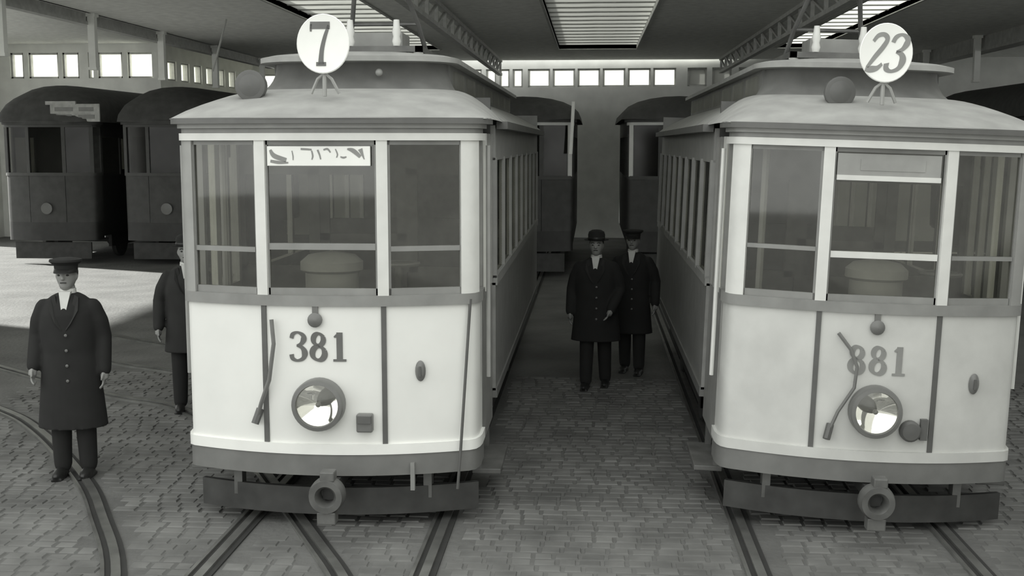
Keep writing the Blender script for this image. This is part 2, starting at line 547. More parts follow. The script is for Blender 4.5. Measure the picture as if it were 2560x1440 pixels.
track('tram_track', [[(1.10, 3.0), (1.10, 33)], [(2.53, 3.0), (2.53, 33)]], 'steel tram track running under the tram of route 23')
track('tram_track', CURVES[:2], 'curved tram track sweeping past the feet of the standing man at left')
track('tram_track', CURVES[2:], 'curved tram track farther back near the bright floor patch')

# ------------------------------------------------------------------ trams
HW = 1.065
def yf(x):
    return -0.25 + 0.20 * (abs(x) / 1.0) ** 2
def front(x0, x1, n=10):
    return [(x0 + (x1 - x0) * i / n, yf(x0 + (x1 - x0) * i / n)) for i in range(n + 1)]
def wrap(s, yend=.32):
    q = [(1.0, yf(1.0)), (1.035, -.02), (1.055, .04), (HW, .12), (HW, yend)]
    q = [(s * a, b) for a, b in q]
    return q if s > 0 else list(reversed(q))
def resample(pts, n):
    P = [Vector(p) for p in pts]
    acc = [0]
    for i in range(1, len(P)):
        acc.append(acc[-1] + (P[i] - P[i - 1]).length)
    out = []
    for k in range(n):
        t = acc[-1] * k / (n - 1)
        i = 1
        while i < len(P) - 1 and acc[i] < t:
            i += 1
        f = (t - acc[i - 1]) / max(acc[i] - acc[i - 1], 1e-9)
        out.append(P[i - 1].lerp(P[i], f))
    return out
def nose(hw, yfr, rad, yend, bulge=.06):
    """rounded plan outline left->right"""
    pts = [(-hw, yend)]
    for k in range(9):
        a = PI - (PI / 2) * k / 8
        pts.append((-hw + rad + rad * math.cos(a), yfr + rad - rad * math.sin(a)))
    for k in range(1, 8):
        x = -hw + rad + (2 * hw - 2 * rad) * k / 8
        pts.append((x, yfr - bulge * (1 - (x / (hw - rad)) ** 2)))
    for k in range(9):
        a = PI / 2 - (PI / 2) * k / 8
        pts.append((hw - rad + rad * math.cos(a), yfr + rad - rad * math.sin(a)))
    pts.append((hw, yend))
    return pts

def headlight(parent, x, z, r=.185):
    y0 = yf(x) - .005
    h = empty('headlight', (x, y0, z)); h.parent = parent
    MB().lathe([(r * .9, -.01), (r, .0), (r, .085), (r * .96, .105), (r * .82, .11), (r * .79, .09), (r * .79, .085)], axis='y-', n=36, caps=False).build('rim', M_RING, h, True)
    MB().lathe([(r * .80 * k / 8, .088 - .078 * (1 - (k / 8) ** 2)) for k in range(8, 0, -1)] + [(.004, .01)], axis='y-', n=36, caps=False).build('reflector', M_CHROME, h, True)
    MB().lathe([(.01, .012), (.01, .03), (.018, .04), (.018, .06), (.008, .072), (.002, .074)], axis='y-', n=14).build('bulb', M_IRON2, h, True)
    MB().lathe([(r * .80, .095), (r * .5, .108), (r * .2, .115), (.002, .117)], axis='y-', n=36, caps=False).build('glass', M_HLGLASS, h, True)
    return h

def main_tram(loc, rot, label, number, route, cfg):
    T = empty('tram', loc, rot)
    tag(T, label, 'tram', 'electric trams parked in the depot')
    cream = cfg['cream']
    D0, D1 = 0.63, 1.63
    # dash
    dash = {}
    for nm, pts in (('L', wrap(-1)[:-1] + front(-1.0, -.435, 8)), ('C', front(-.415, .415, 12)), ('R', front(.435, 1.0, 8) + wrap(1)[1:])):
        dash[nm] = MB().strip(pts, D0, D1, .03).build('dash_panel', cream, T, True)
    for s in (-.425, .425):
        MB().strip(front(s - .018, s + .018, 2), D0, D1 + .02, .03, .012).build('seam_strip', M_SEAM, T)
    full = wrap(-1) + front(-1, 1, 30)[1:-1] + wrap(1)
    MB().strip(full, .565, .64, .05, .022).build('dash_moulding', M_WHITE if cfg['n'] == 0 else cream, T, True)
    MB().strip(full, .41, .57, .06, .012).build('skirt', M_SKIRT, T, True)
    MB().strip(full, 1.625, 1.70, .07, .025).build('sill_rail', M_SILL, T, True)
    MB().strip(full, 2.775, 2.825, .08, .03).build('top_rail', M_FRAME, T, True)
    MB().strip(full, 2.825, 2.87, .08, .012).build('fascia', M_SILL, T, True)
    MB().strip(full, 2.86, 2.895, .10, .04).build('fascia_bead', M_FRAME2, T, True)
    MB().strip(full, 2.89, 2.93, .12, .085).build('gutter', M_GUTTER, T, True)
    # windscreen posts and windows
    for x in (-.425, .425):
        MB().strip(front(x - .038, x + .038, 2), 1.69, 2.78, .07, .02).build('window_post', M_FRAME, T)
    for s in (-1, 1):
        p = [(s * .955, yf(.955)), (s * 1.0, yf(1.0)), (s * 1.035, -.02), (s * 1.06, .05)]
        if s < 0: p = p[::-1]
        MB().strip(p, 1.69, 2.78, .06, .015).build('corner_post', M_FRAME if s * cfg['postside'] > 0 else M_FRAME2, T, True)
    for (a, b, mid) in ((-.955, -.463, cfg['bar'][0]), (-.387, .387, cfg['bar'][1]), (.463, .955, cfg['bar'][2])):
        ch = [(a, yf(a)), (b, yf(b))]
        d = Vector((b - a, yf(b) - yf(a))); ang = math.atan2(d.y, d.x); L = d.length + .035
        w = empty('windscreen', ((a + b) / 2, (yf(a) + yf(b)) / 2 + .02, 1.70), (0, 0, ang)); w.parent = T
        f = .03
        MB().bb(-L / 2, -L / 2 + f, -.015, .015, 0, 1.075).bb(L / 2 - f, L / 2, -.015, .015, 0, 1.075).bb(-L / 2, L / 2, -.015, .015, 0, f * 1.6).bb(-L / 2, L / 2, -.015, .015, 1.045, 1.075).build('sash', M_SILL, w)
        MB().bb(-L / 2 + f, L / 2 - f, -.02, .02, mid[0] - mid[2] / 2, mid[0] + mid[2] / 2).build('glazing_bar', mid[1], w)
        MB().bb(-L / 2 + f, L / 2 - f, -.003, .003, f, mid[0]).build('pane', M_GLASS, w)
        MB().bb(-L / 2 + f, L / 2 - f, -.003, .003, mid[0], 1.05).build('pane', M_GLASS, w)
    # destination board
    sg = empty('destination_sign', (-.01, yf(0) + .02 - .03 + .035, 2.60)); sg.parent = T
    if cfg['sign'] == 'lettered':
        MB().bb(-.36, .36, -.012, .012, 0, .135).build('board', M_WHITE, sg, bevel=.003)
        S = [[(.02, .85, .16), (.06, .5, .3), (.18, .25, .28)], [(.02, .2, .18), (.1, .12, .2), (.2, .1, .1)], [(.24, .8, .05), (.25, .5, .07), (.25, .25, .05)],
             [(.33, .9, .12), (.40, .88, .12), (.44, .86, .1)], [(.44, .8, .08), (.45, .5, .1), (.44, .28, .06)], [(.50, .85, .12), (.52, .55, .10), (.53, .3, .08)],
             [(.56, .85, .10), (.60, .9, .12), (.63, .7, .08)], [(.68, .9, .06), (.70, .6, .08), (.69, .4, .06)], [(.73, .45, .08), (.76, .4, .12), (.79, .45, .08)],
             [(.80, .9, .10), (.86, .8, .28), (.93, .45, .22)], [(.93, .9, .3), (.95, .6, .16), (.97, .3, .05)]]
        for g in S:
            mk = MB()
            strokes(mk, [[(a / .135 * .79, b, c * .8) for a, b, c in g]], -.35, .01, .118, 1.0, -.013, .002)
            mk.build('letter', M_INK2, sg)
    else:
        MB().bb(-.36, .36, -.012, .012, -.02, .135).build('board', M_FRAME2, sg, bevel=.003)
        MB().bb(-.36, .36, -.022, .014, -.05, -.015).build('frame_bar', M_FRAME, sg)
        MB().bb(-.2, .25, -.016, -.011, .02, .10).build('roller_blind', M_CTRL, sg)
    # number, headlight and fittings on the dash
    nh = .205
    fn = empty('fleet_number', (0, 0, 0)); fn.parent = T
    for i, ch in enumerate(number):
        mk = MB()
        strokes(mk, GLYPH[ch], cfg['nx'] + (-.20 + i * .150), cfg['nz'], nh, .92, 0, .006, 0.0, lambda X: yf(X) - .001)
        mk.build('numeral', cfg['ink'], fn)
    headlight(T, cfg['hx'], cfg['hz'])
    x, z = cfg['hx'] - .02, 1.53
    b = MB().lathe([(.035, 0), (.05, .01), (.052, .03), (.03, .045), (.002, .05)], (x, yf(x), z), 'y-', 18).build('bell_push', M_RING, T, True)
    MB().bb(x - .02, x + .02, yf(x) - .02, yf(x), z + .04, z + .11).build('bell_bracket', M_RING, b)
    x, z = cfg['ox'], cfg['oz']
    b = MB().lathe([(.045, 0), (.05, .012), (.035, .03), (.002, .035)], (x, yf(x) - .005, z), 'y-', 20, sx=.75, sz=1.5).build('keyhole_cover', M_RING, T, True)
    MB().box((x, yf(x) - .04, z), (.015, .02, .07)).build('latch', M_SEAM, b)
    x, z = cfg['bx'], cfg['bz']
    if cfg['n'] == 0:
        b = MB().box((x, yf(x) - .03, z), (.115, .07, .13)).build('cable_socket', M_RING, T, bevel=.012)
        MB().box((x, yf(x) - .07, z + .03), (.10, .02, .05)).build('lid', M_SEAM, b)
    else:
        b = MB().lathe([(.06, 0), (.075, .01), (.075, .05), (.06, .065), (.002, .07)], (x, yf(x), z), 'y-', 22).build('cable_socket', M_SEAM, T, True)
        MB().box((x + .10, yf(x + .1) - .02, z + .01), (.05, .04, .15)).build('lid', M_SEAM, b)
    h = MB().tube([(a, yf(a) - .035 - d, zz) for a, zz, d in cfg['hose']], cfg['hose_r'], 8).build('jumper_cable', M_RING, T, True)
    a, zz, _ = cfg['hose'][-1]
    MB().tube([(a + .03, yf(a) - .02, zz + .10), (a, yf(a) - .06, zz)], .028, 8).build('plug', M_SEAM, h, True)
    if cfg['n'] == 0:
        MB().tube([(1.02, -.06, 1.66), (.985, -.10, 1.1), (.95, -.13, .55), (.93, -.15, .30)], .011, 6).build('hanging_cord', M_CORD, T, True)
        MB().bb(.60, .63, -.21, -.17, .30, .50).build('skirt_bracket', M_SILL, T)
    # hood
    N = 49
    E = resample(wrap(-1, 1.3) + front(-1, 1, 30)[1:-1] + wrap(1, 1.3), N)
    Cc = resample(nose(.78, .80, .34, 1.3), N)
    rows = []
    for v in range(9):
        t = v / 8
        row = []
        for i in range(N):
            e, c = E[i], Cc[i]
            d = Vector((e.x, e.y - .6)).normalized() * (.095 * (1 - t))
            p = (e + d).lerp(c, t)
            row.append((p.x, p.y, 2.925 + .245 * math.sin(t * PI / 2) ** .85))
        rows.append(row)
    MB().loft(rows, False).build('roof_hood', M_HOOD, T, True)
    # clerestory
    top = resample(nose(.70, 1.02, .30, 1.3), N)
    rows = []
    for v in range(7):
        t = v / 6
        rows.append([(*(Cc[i].lerp(top[i], math.sin(t * PI / 2) ** 1.0)), 3.165 + .225 * t ** 1.35) for i in range(N)])
    MB().loft(rows, False).build('clerestory_front', M_CLER, T, True)
    ov = nose(.80, .82, .40, 8.35, .05)
    ring = lambda z, k: [(p[0] * k, .82 + (p[1] - .82) * (1 if k == 1 else .995) + (1 - k) * .5, z) for p in ov]
    MB().loft([ring(3.385, 1), ring(3.425, 1.0), ring(3.445, .9), ring(3.47, .6), ring(3.475, .1)], True, True).build('clerestory_roof', M_HOOD, T, True)
    for s in (-1, 1):
        cw = MB().bb(s * .69, s * .72, 1.3, 8.25, 3.14, 3.39).build('clerestory_side', M_CLER, T)
        pv = None
        for k in range(7):
            if pv is None:
                pv = MB().bb(-.012, .012, -.36, .36, -.07, .07).build('vent_pane', M_GLASS_D, cw); o = pv
            else:
                o = link('vent_pane', pv.data, cw)
            o.location = (s * .725, 1.85 + k * .97, 3.275)
    # body roof
    rows = []
    for k in range(9):
        a = k / 8
        rows.append([(-1.17 + .46 * math.sin(a * PI / 2), 0, 2.92 + .26 * math.sin(a * PI / 2) ** .8)])
    for s in (-1, 1):
        sec = [(s * -r[0][0], r[0][2]) for r in rows]
        lo = [[(x, 1.28, z) for x, z in sec] + [(x, 1.28, z - .04) for x, z in reversed(sec)], [(x, 8.5, z) for x, z in sec] + [(x, 8.5, z - .04) for x, z in reversed(sec)]]
        MB().loft(lo, True, True).build('saloon_roof', M_HOOD, T, True)
        MB().bb(s * 1.10, s * 1.19, 1.25, 8.5, 2.87, 2.93).build('gutter', M_GUTTER, T)
    # platform side
    for s in (-1, 1):
        d = empty('platform_door', (s * (HW - .02), .33, .50)); d.parent = T
        MB().bb(-.02, .02, 0, .90, 0, 1.13).build('door_panel', M_SIDE, d)
        for yy, ww, m_ in ((.0, .06, M_FRAME2), (.28, .10, M_FRAME), (.58, .05, M_FRAME2), (.84, .06, M_FRAME2)):
            MB().bb(-.025, .025, yy, yy + ww, 1.13, 2.33).build('stile', m_, d)
        MB().bb(-.005, .005, .03, .88, 1.13, 2.30).build('pane', M_GLASS, d)
        MB().tube([(s * (HW + .06), .20, 1.05), (s * (HW + .06), .20, 2.74)], .016, 8).build('grab_rail', M_FRAME if cfg['n'] else M_FRAME2, T, True)
        st = MB().bb(s * .98, s * 1.20, .38, 1.12, .26, .30).build('step', M_IRON2, T, bevel=.006)
        for yy in (.42, 1.08):
            MB().bb(s * 1.0, s * 1.05, yy - .02, yy + .02, .26, .60).build('step_hanger', M_IRON2, st)
        MB().bb(s * .96, s * .985, .36, 1.14, .30, .52).build('riser', M_SIDE, st)
    # saloon sides
    BW = 1.09
    for s in (-1, 1):
        MB().bb(s * (BW - .04), s * BW, 1.25, 8.5, .72, 1.62).build('side_panel', M_SIDE, T)
        MB().bb(s * (BW - .05), s * (BW + .015), 1.25, 8.5, 1.60, 1.68).build('belt_rail', M_FRAME2, T)
        MB().bb(s * (BW - .05), s * (BW + .012), 1.25, 8.5, .66, .74).build('sole_bar', M_SKIRT, T)
        MB().bb(s * (BW - .04), s * BW, 1.25, 8.5, 2.62, 2.90).build('letter_board', M_FRAME2, T)
        q = g = None
        for k in range(9):
            yy = 1.29 + k * (7.17 / 8)
            if q is None:
                q = MB().bb(-.03, .02, -.04, .04, 1.66, 2.64).build('side_post', M_FRAME2, T); o = q
                g = MB().bb(-.004, .004, .04, 7.17 / 8 - .04, 1.68, 2.62).build('side_pane', M_GLASS, T); p = g
            else:
                o = link('side_post', q.data, T); p = link('side_pane', g.data, T) if k < 8 else None
            o.location = (s * BW - (.01 if s > 0 else -.01), yy, 0)
            if p: p.location = (s * (BW - .02), yy, 0)
    MB().bb(-BW, BW, 8.46, 8.5, .6, 3.15).build('rear_bulkhead', M_SIDE, T)
    # inside
    bk = MB().bb(-1.05, -.38, 1.24, 1.29, .72, 1.75).bb(.38, 1.05, 1.24, 1.29, .72, 1.75).bb(-1.05, 1.05, 1.24, 1.29, 2.5, 3.12).bb(-1.05, -.98, 1.24, 1.29, 1.7, 2.55).bb(.98, 1.05, 1.24, 1.29, 1.7, 2.55).bb(-.45, -.36, 1.24, 1.29, 1.7, 2.55).bb(.36, .45, 1.24, 1.29, 1.7, 2.55).build('bulkhead', M_WOOD_IN, T)
    MB().bb(-.36, .36, 1.25, 1.28, .72, 1.72).bb(-.36, -.28, 1.25, 1.28, 1.72, 2.5).bb(.28, .36, 1.25, 1.28, 1.72, 2.5).bb(-.36, .36, 1.25, 1.28, 1.96, 2.02).build('saloon_door', M_WOOD_IN, bk)
    MB().bb(-1.0, 1.0, 3.5, 3.55, .8, 2.0).bb(-1.0, 1.0, 6.4, 6.45, .8, 2.6).build('seat_backs', M_WOOD_IN, T)
    floorpts = [(p[0] * .97, p[1] + .03) for p in full]
    fv = [(x, y, .60) for x, y in floorpts] + [(x, y, .68) for x, y in floorpts]
    n = len(floorpts)
    MB().add(fv, [tuple(range(n)), tuple(range(n, 2 * n))] + [(i, (i + 1) % n, n + (i + 1) % n, n + i) for i in range(n)]).bb(-1.03, 1.03, .30, 8.48, .60, .70).build('underframe', M_IRON, T)
    MB().bb(-1.02, 1.02, .1, 1.25, 2.80, 2.83).bb(-1.05, 1.05, 1.3, 8.46, 2.86, 2.89).build('inner_ceiling', M_WOOD_IN, T)
    cx = cfg['cx']
    ct = MB().lathe([(.17, .68), (.17, 1.82), (.20, 1.84), (.20, 1.90), (.15, 1.95), (.05, 1.97)], (cx, .16, 0), 'z', 20, sx=1.15).build('controller', M_CTRL, T, True)
    MB().tube([(cx, .16, 1.96), (cx, .16, 2.0), (cx + .12, .10, 2.01), (cx + .16, .08, 2.03)], .014, 7).build('controller_handle', M_RING, ct, True)
    hb = MB().tube([(cfg['px'], .25, .68), (cfg['px'], .25, 2.80)], .026, 8).build('grab_pole', M_FRAME2, T, True)
    bw = MB().tube([(cx + .48, .22, .68), (cx + .48, .22, 1.86)], .03, 8).build('brake_column', M_IRON2, T, True)
    ringp = [(cx + .48 + .15 * math.cos(2 * PI * k / 20), .22 + .15 * math.sin(2 * PI * k / 20), 1.88) for k in range(21)]
    MB().tube(ringp, .014, 6).bar((cx + .34, .22, 1.88), (cx + .62, .22, 1.88), .02, .015).build('brake_wheel', M_IRON2, bw, True)
    # route disc
    rd = empty('route_disc', (cfg['dx'], cfg['dy'], cfg['dz']), (math.radians(-3), 0, 0)); rd.parent = T
    MB().lathe([(.002, -.012), (.93, -.012), (1.0, 0), (1.0, .008), (.97, .014), (.94, .012), (.002, .012)], axis='y-', n=40, sx=.187, sz=.207).build('plate', M_WHITE, rd, True)
    if len(route) == 1:
        mk = MB(); strokes(mk, GLYPH[route], -.085, -.15, .30, .72, -.012, .004); mk.build('numeral', M_INK, rd)
    else:
        for k, xx in enumerate((-.150, -.022)):
            mk = MB(); strokes(mk, GLYPH[route[k]], xx, -.13, .26, .80, -.012, .004, .32); mk.build('numeral', M_INK2, rd)
    MB().tube([(0, .03, -.05), (0, .03, -.36)], .016, 8).tube([(-.10, .05, -.34), (-.05, .03, -.24), (0, .03, -.20), (.05, .03, -.24), (.10, .05, -.34)], .012, 6).build('disc_bracket', M_FRAME2, rd, True)
    # roof lamp, box
    lx, ly = cfg['lx'], .30
    rl = empty('roof_lamp', (lx, ly - .06, 3.03)); rl.parent = T
    MB().lathe([(.06, 0), (.05, .02), (.035, .05), (.05, .08)], n=16).build('foot', M_SEAM, rl, True)
    MB().lathe([(.02, -.13), (.075, -.10), (.105, -.03), (.112, .04), (.112, .06), (.10, .065)], (0, 0, .14), 'y-', 24).build('shell', M_SEAM, rl, True)
    MB().lathe([(.10, .055), (.06, .075), (.002, .082)], (0, 0, .14), 'y-', 24).build('lens', M_SEAM, rl, True)
    MB().box((cfg['rx'], .05, 2.985), (.14, .12, .06)).build('roof_junction_box', M_RING, T, bevel=.01)
    MB().ball((cfg['dx'] + .23, .86, 3.30), .03).build('marker_bulb', M_FRAME2, T, True)
    # current collector
    cc = empty('current_collector', (0, 2.3, 3.47)); cc.parent = T
    MB().bb(-.42, -.36, -.5, .6, .06, .11).bb(.36, .42, -.5, .6, .06, .11).bb(-.42, .42, -.5, -.45, .06, .11).bb(-.42, .42, .55, .6, .06, .11).build('base_frame', M_IRON2, cc)
    for ax in (-.38, .38):
        for ay in (-.45, .55):
            MB().lathe([(.03, 0), (.045, .02), (.03, .035), (.045, .05), (.03, .07)], (ax, ay, 0), n=12).build('insulator', M_INSUL, cc, True)
    for s in (-1, 1):
        MB().tube([(s * .36, .2, .10), (s * .30, .1, .35), (s * .22, -.15, .62), (s * .20, .3, 1.05)], .022, 7).build('arm', M_IRON2, cc, True)
        MB().lathe([(.03, 0), (.04, .04), (.03, .08), (.04, .12), (.03, .16), (.025, .22)], (s * .2, -.48, .11), n=12).build('arrester', M_INSUL, cc, True)
    MB().tube([(-.30, .1, .35), (.30, .1, .35)], .018, 7).tube([(-.22, -.15, .62), (.22, -.15, .62)], .018, 7).tube([(-.6, .32, .98), (-.45, .3, 1.05), (.45, .3, 1.05), (.6, .32, .98)], .025, 7).build('cross_tubes', M_IRON2, cc, True)
    MB().bb(-.22, .22, -.3, .1, .12, .24).build('resistor_box', M_CTRL, cc)
    # running gear
    MB().strip([(a * 1.0, b + .10) for a, b in front(-1.0, 1.06, 24)], .09, .29, .04).build('lifeguard', M_IRON, T, True)
    for s in (-.7, .7):
        MB().bb(s - .03, s + .03, -.05, .05, .2, .62).build('lifeguard_hanger', M_IRON2, T)
    cp = empty('coupler', (cfg['kx'], -.30, .35)); cp.parent = T
    MB().bar((0, .9, .03), (0, -.18, .0), .08, .09).build('drawbar', M_IRON, cp)
    MB().lathe([(.055, -.02), (.055, .07), (.075, .10), (.115, .10), (.125, .06), (.125, 0), (.10, -.03), (.055, -.02)], (0, -.18, 0), 'y-', 26).build('coupler_head', M_IRON2, cp, True)
    MB().box((0, -.22, -.155), (.13, .10, .09)).build('coupler_foot', M_IRON2, cp, bevel=.01)
    MB().box((.01, -.22, .14), (.10, .10, .07)).build('pin_lug', M_IRON2, cp, bevel=.01)
    tr = MB().bb(-.86, -.80, 2.2, 6.6, .35, .55).bb(.80, .86, 2.2, 6.6, .35, .55).bb(-.86, .86, 2.2, 2.3, .35, .55).bb(-.86, .86, 6.5, 6.6, .35, .55).build('truck_frame', M_IRON, T)
    tr.location.x = cfg['tx']
    for yy in (3.1, 5.6):
        ax = MB().tube([(-.75, yy, .438), (.75, yy, .438)], .05, 10).build('axle', M_IRON, tr)
        for s in (-1, 1):
            MB().lathe([(.10, -.05), (.385, -.05), (.40, -.03), (.385, .04), (.41, .045), (.41, .06), (.10, .06)], (s * .72, yy, .438), 'x', 28).build('wheel', M_IRON, ax, True)
    return T

left_tram = main_tram((-1.87, 8.17, 0), (0, 0, 0), 'cream-fronted tram number 381 with round route 7 disc on its roof', '381', '7', dict(
    n=0, cream=M_CREAM, postside=1, bar=((.315, M_SILL, .035), (.34, M_SILL, .045), (.325, M_SILL, .035)), sign='lettered', nx=-.04, nz=1.235, ink=M_INK, hx=-.03, hz=.935,
    ox=.675, oz=1.16, bx=.29, bz=.80, hose=[(-.36, 1.53, .01), (-.345, 1.36, .02), (-.385, 1.10, .02), (-.45, .93, .02), (-.50, .78, 0)], hose_r=.015,
    cx=-.02, px=-.84, dx=-.01, dy=-.02, dz=3.445, lx=-.60, rx=.335, kx=.07, tx=.105))
right_tram = main_tram((1.935, 8.28, 0.0), (0, math.radians(1.9), 0), 'dull cream tram with round route 23 disc and bent jumper cable on its front', '881', '23', dict(
    n=1, cream=M_CREAM2, postside=-1, bar=((.36, M_SILL, .03), (.33, M_FRAME, .045), (.33, M_SILL, .03)), sign='blank', nx=.0, nz=1.19, ink=M_INK2, hx=.0, hz=.935,
    ox=.72, oz=1.14, bx=.265, bz=.80, hose=[(-.29, 1.48, .0), (-.20, 1.37, .01), (-.15, 1.25, .02), (-.16, 1.10, .02), (-.26, .92, .01), (-.33, .72, 0)], hose_r=.013,
    cx=.05, px=-.80, dx=-.04, dy=-.02, dz=3.44, lx=-.30, rx=.60, kx=0.0, tx=-.125))

right_tram.scale = (.96, .96, .98)

# older dark trams farther inside
def dark_tram(loc, label, eave=3.25, crown=3.95, length=7.0, lit=False, board=False, sill=2.03, dash=.97, rot=0.0):
    T = empty('tram', loc, (0, 0, rot))
    tag(T, label, 'tram', 'electric trams parked in the depot')
    full = wrap(-1) + front(-1, 1, 20)[1:-1] + wrap(1)
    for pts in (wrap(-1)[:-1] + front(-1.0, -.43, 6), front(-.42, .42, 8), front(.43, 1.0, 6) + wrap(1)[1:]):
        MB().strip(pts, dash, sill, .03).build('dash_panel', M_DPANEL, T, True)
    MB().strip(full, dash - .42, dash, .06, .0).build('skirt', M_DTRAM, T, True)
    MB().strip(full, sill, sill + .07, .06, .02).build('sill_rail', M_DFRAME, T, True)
    fm = M_FRAME if lit else M_DFRAME  # light caught by top rail and corner posts is put into paler paint
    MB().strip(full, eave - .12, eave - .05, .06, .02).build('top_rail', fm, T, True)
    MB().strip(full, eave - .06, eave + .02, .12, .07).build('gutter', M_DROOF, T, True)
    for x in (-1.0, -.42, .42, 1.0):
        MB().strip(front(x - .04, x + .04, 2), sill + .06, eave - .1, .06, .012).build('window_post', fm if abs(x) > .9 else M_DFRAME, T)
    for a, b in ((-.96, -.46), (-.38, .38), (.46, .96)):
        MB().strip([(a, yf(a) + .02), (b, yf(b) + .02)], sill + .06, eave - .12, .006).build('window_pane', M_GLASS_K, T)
    # arched roof with rounded nose
    rows = []
    for k in range(13):
        a = PI * k / 12
        rows.append((-1.20 * math.cos(a), (crown - eave) * math.sin(a) ** .8))
    lo = []
    for yy, kz in ((-.28, .06), (-.15, .55), (.1, .80), (.5, .97), (1.0, 1.0), (length, 1.0)):
        kx = 1 if yy > -.1 else (.82 if yy < -.2 else .95)
        lo.append([(x * kx, yy, eave + z * kz) for x, z in rows] + [(x * kx, yy, eave - .02) for x in (.6, -.6)])
    MB().loft(lo, True, True).build('roof', M_DROOF, T, True)
    for s in (-1, 1):
        MB().bb(s * (HW - .03), s * HW, .32, length, dash - .3, sill).build('side_panel', M_DTRAM, T)
        MB().bb(s * (HW - .04), s * HW, .32, length, eave - .35, eave).build('letter_board', M_DTRAM, T)
        q = None
        for k in range(7):
            yy = .36 + k * (length - .5) / 6
            if q is None:
                q = MB().bb(-.02, .02, -.05, .05, sill, eave - .3).build('side_post', M_DFRAME, T); o = q
            else:
                o = link('side_post', q.data, T)
            o.location = (s * (HW - .02), yy, 0)
        MB().bb(s * (HW - .03), s * (HW - .02), .36, length - .1, sill, eave - .33).build('side_glazing', M_GLASS_K, T)
    MB().bb(-1.03, 1.03, length - .05, length, dash - .3, eave).bb(-1.03, 1.03, .3, length, dash - .35, dash - .25).build('underframe', M_DTRAM, T)
    MB().bb(-1.03, 1.03, 1.5, 1.55, dash - .3, eave).build('bulkhead', M_WOOD_IN, T)
    tr = MB().bb(-.86, -.78, 1.2, length - 1.0, .3, .62).bb(.78, .86, 1.2, length - 1.0, .3, .62).bb(-.9, .9, -.05, .0, .12, .5).build('truck_frame', M_IRON, T)
    for yy in (2.0, length - 2.0):
        ax = MB().tube([(-.75, yy, .40), (.75, yy, .40)], .05, 8).build('axle', M_IRON, tr)
        for s in (-1, 1):
            MB().lathe([(.10, -.05), (.40, -.05), (.40, .05), (.10, .05)], (s * .72, yy, .40), 'x', 24).build('wheel', M_IRON, ax, True)
    MB().lathe([(.10, 0), (.13, .02), (.13, .06), (.002, .07)], (0, yf(0), dash + .32), 'y-', 20).build('headlight', M_RING, T, True)
    if board:
        b = empty('roof_board', (.76, -.22, eave - .02)); b.parent = T
        MB().bb(-.60, .55, -.02, .02, .02, .42).build('panel', M_BOARD, b, bevel=.01)
        MB().bb(-.70, .0, -.03, .03, .40, .48).build('top_ledge', M_BOARD, b)
        for xx, zz, ww in ((-.28, .30, .42), (-.28, .14, .36), (.24, .30, .34), (.24, .13, .38)):
            MB().bb(xx - ww / 2, xx + ww / 2, -.026, -.018, zz - .045, zz + .045).build('faded_lettering', M_SILL, b)
    return T
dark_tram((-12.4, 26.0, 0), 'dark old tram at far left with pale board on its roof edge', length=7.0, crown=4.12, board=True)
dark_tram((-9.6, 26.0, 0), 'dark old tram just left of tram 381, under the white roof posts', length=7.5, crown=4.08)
shadow_tram = dark_tram((-1.45, 24.0, 0), 'shadowed tram behind tram 381 with window frame painted white as if lit', eave=3.25, crown=3.75, lit=True, length=7.0)
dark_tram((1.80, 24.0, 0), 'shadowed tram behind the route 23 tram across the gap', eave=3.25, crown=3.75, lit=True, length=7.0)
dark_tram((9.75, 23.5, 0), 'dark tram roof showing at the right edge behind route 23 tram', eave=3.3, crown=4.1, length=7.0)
MB().tube([(1.02, -.25, 2.55), (1.07, -.22, 3.60)], .035, 8).build('front_pole', M_POST, shadow_tram, True)
rp = MB().tube([(0, 0, 0), (.33, -.1, .98)], .02, 6).build('trolley_pole', M_BEAM)
rp.location = (-7.35, 22.4, 4.15)
tag(rp, 'thin slanting pole under the roof left of the route 7 disc', 'pole')

# ------------------------------------------------------------------ people
def remeshed(mb, name, m, parent, voxel=.010, smooth_it=4):
    o = mb.build(name, m, None)
    md = o.modifiers.new('remesh', 'REMESH'); md.mode = 'VOXEL'; md.voxel_size = voxel
    m2 = o.modifiers.new('smooth', 'SMOOTH'); m2.iterations = smooth_it; m2.factor = .5
    dg = bpy.context.evaluated_depsgraph_get()
    me = bpy.data.meshes.new_from_object(o.evaluated_get(dg))
    old = o.data
    bpy.data.objects.remove(o)
    bpy.data.meshes.remove(old)
    me.name = name
    me.materials.clear(); me.materials.append(m)
    me.polygons.foreach_set('use_smooth', [True] * len(me.polygons))
    return link(name, me, parent)
def limb(mb, pts, rs, n=12):
    mb.tube(pts, rs, n)
    for p, r in zip(pts, rs):
        mb.ball(p, r, 10, 6)
def rings_loft(mb, prof, n=24):
    mb.loft([[(cx + rx * math.cos(2 * PI * k / n), cy + ry * math.sin(2 * PI * k / n), z) for k in range(n)] for z, rx, ry, cx, cy in prof], True, True)
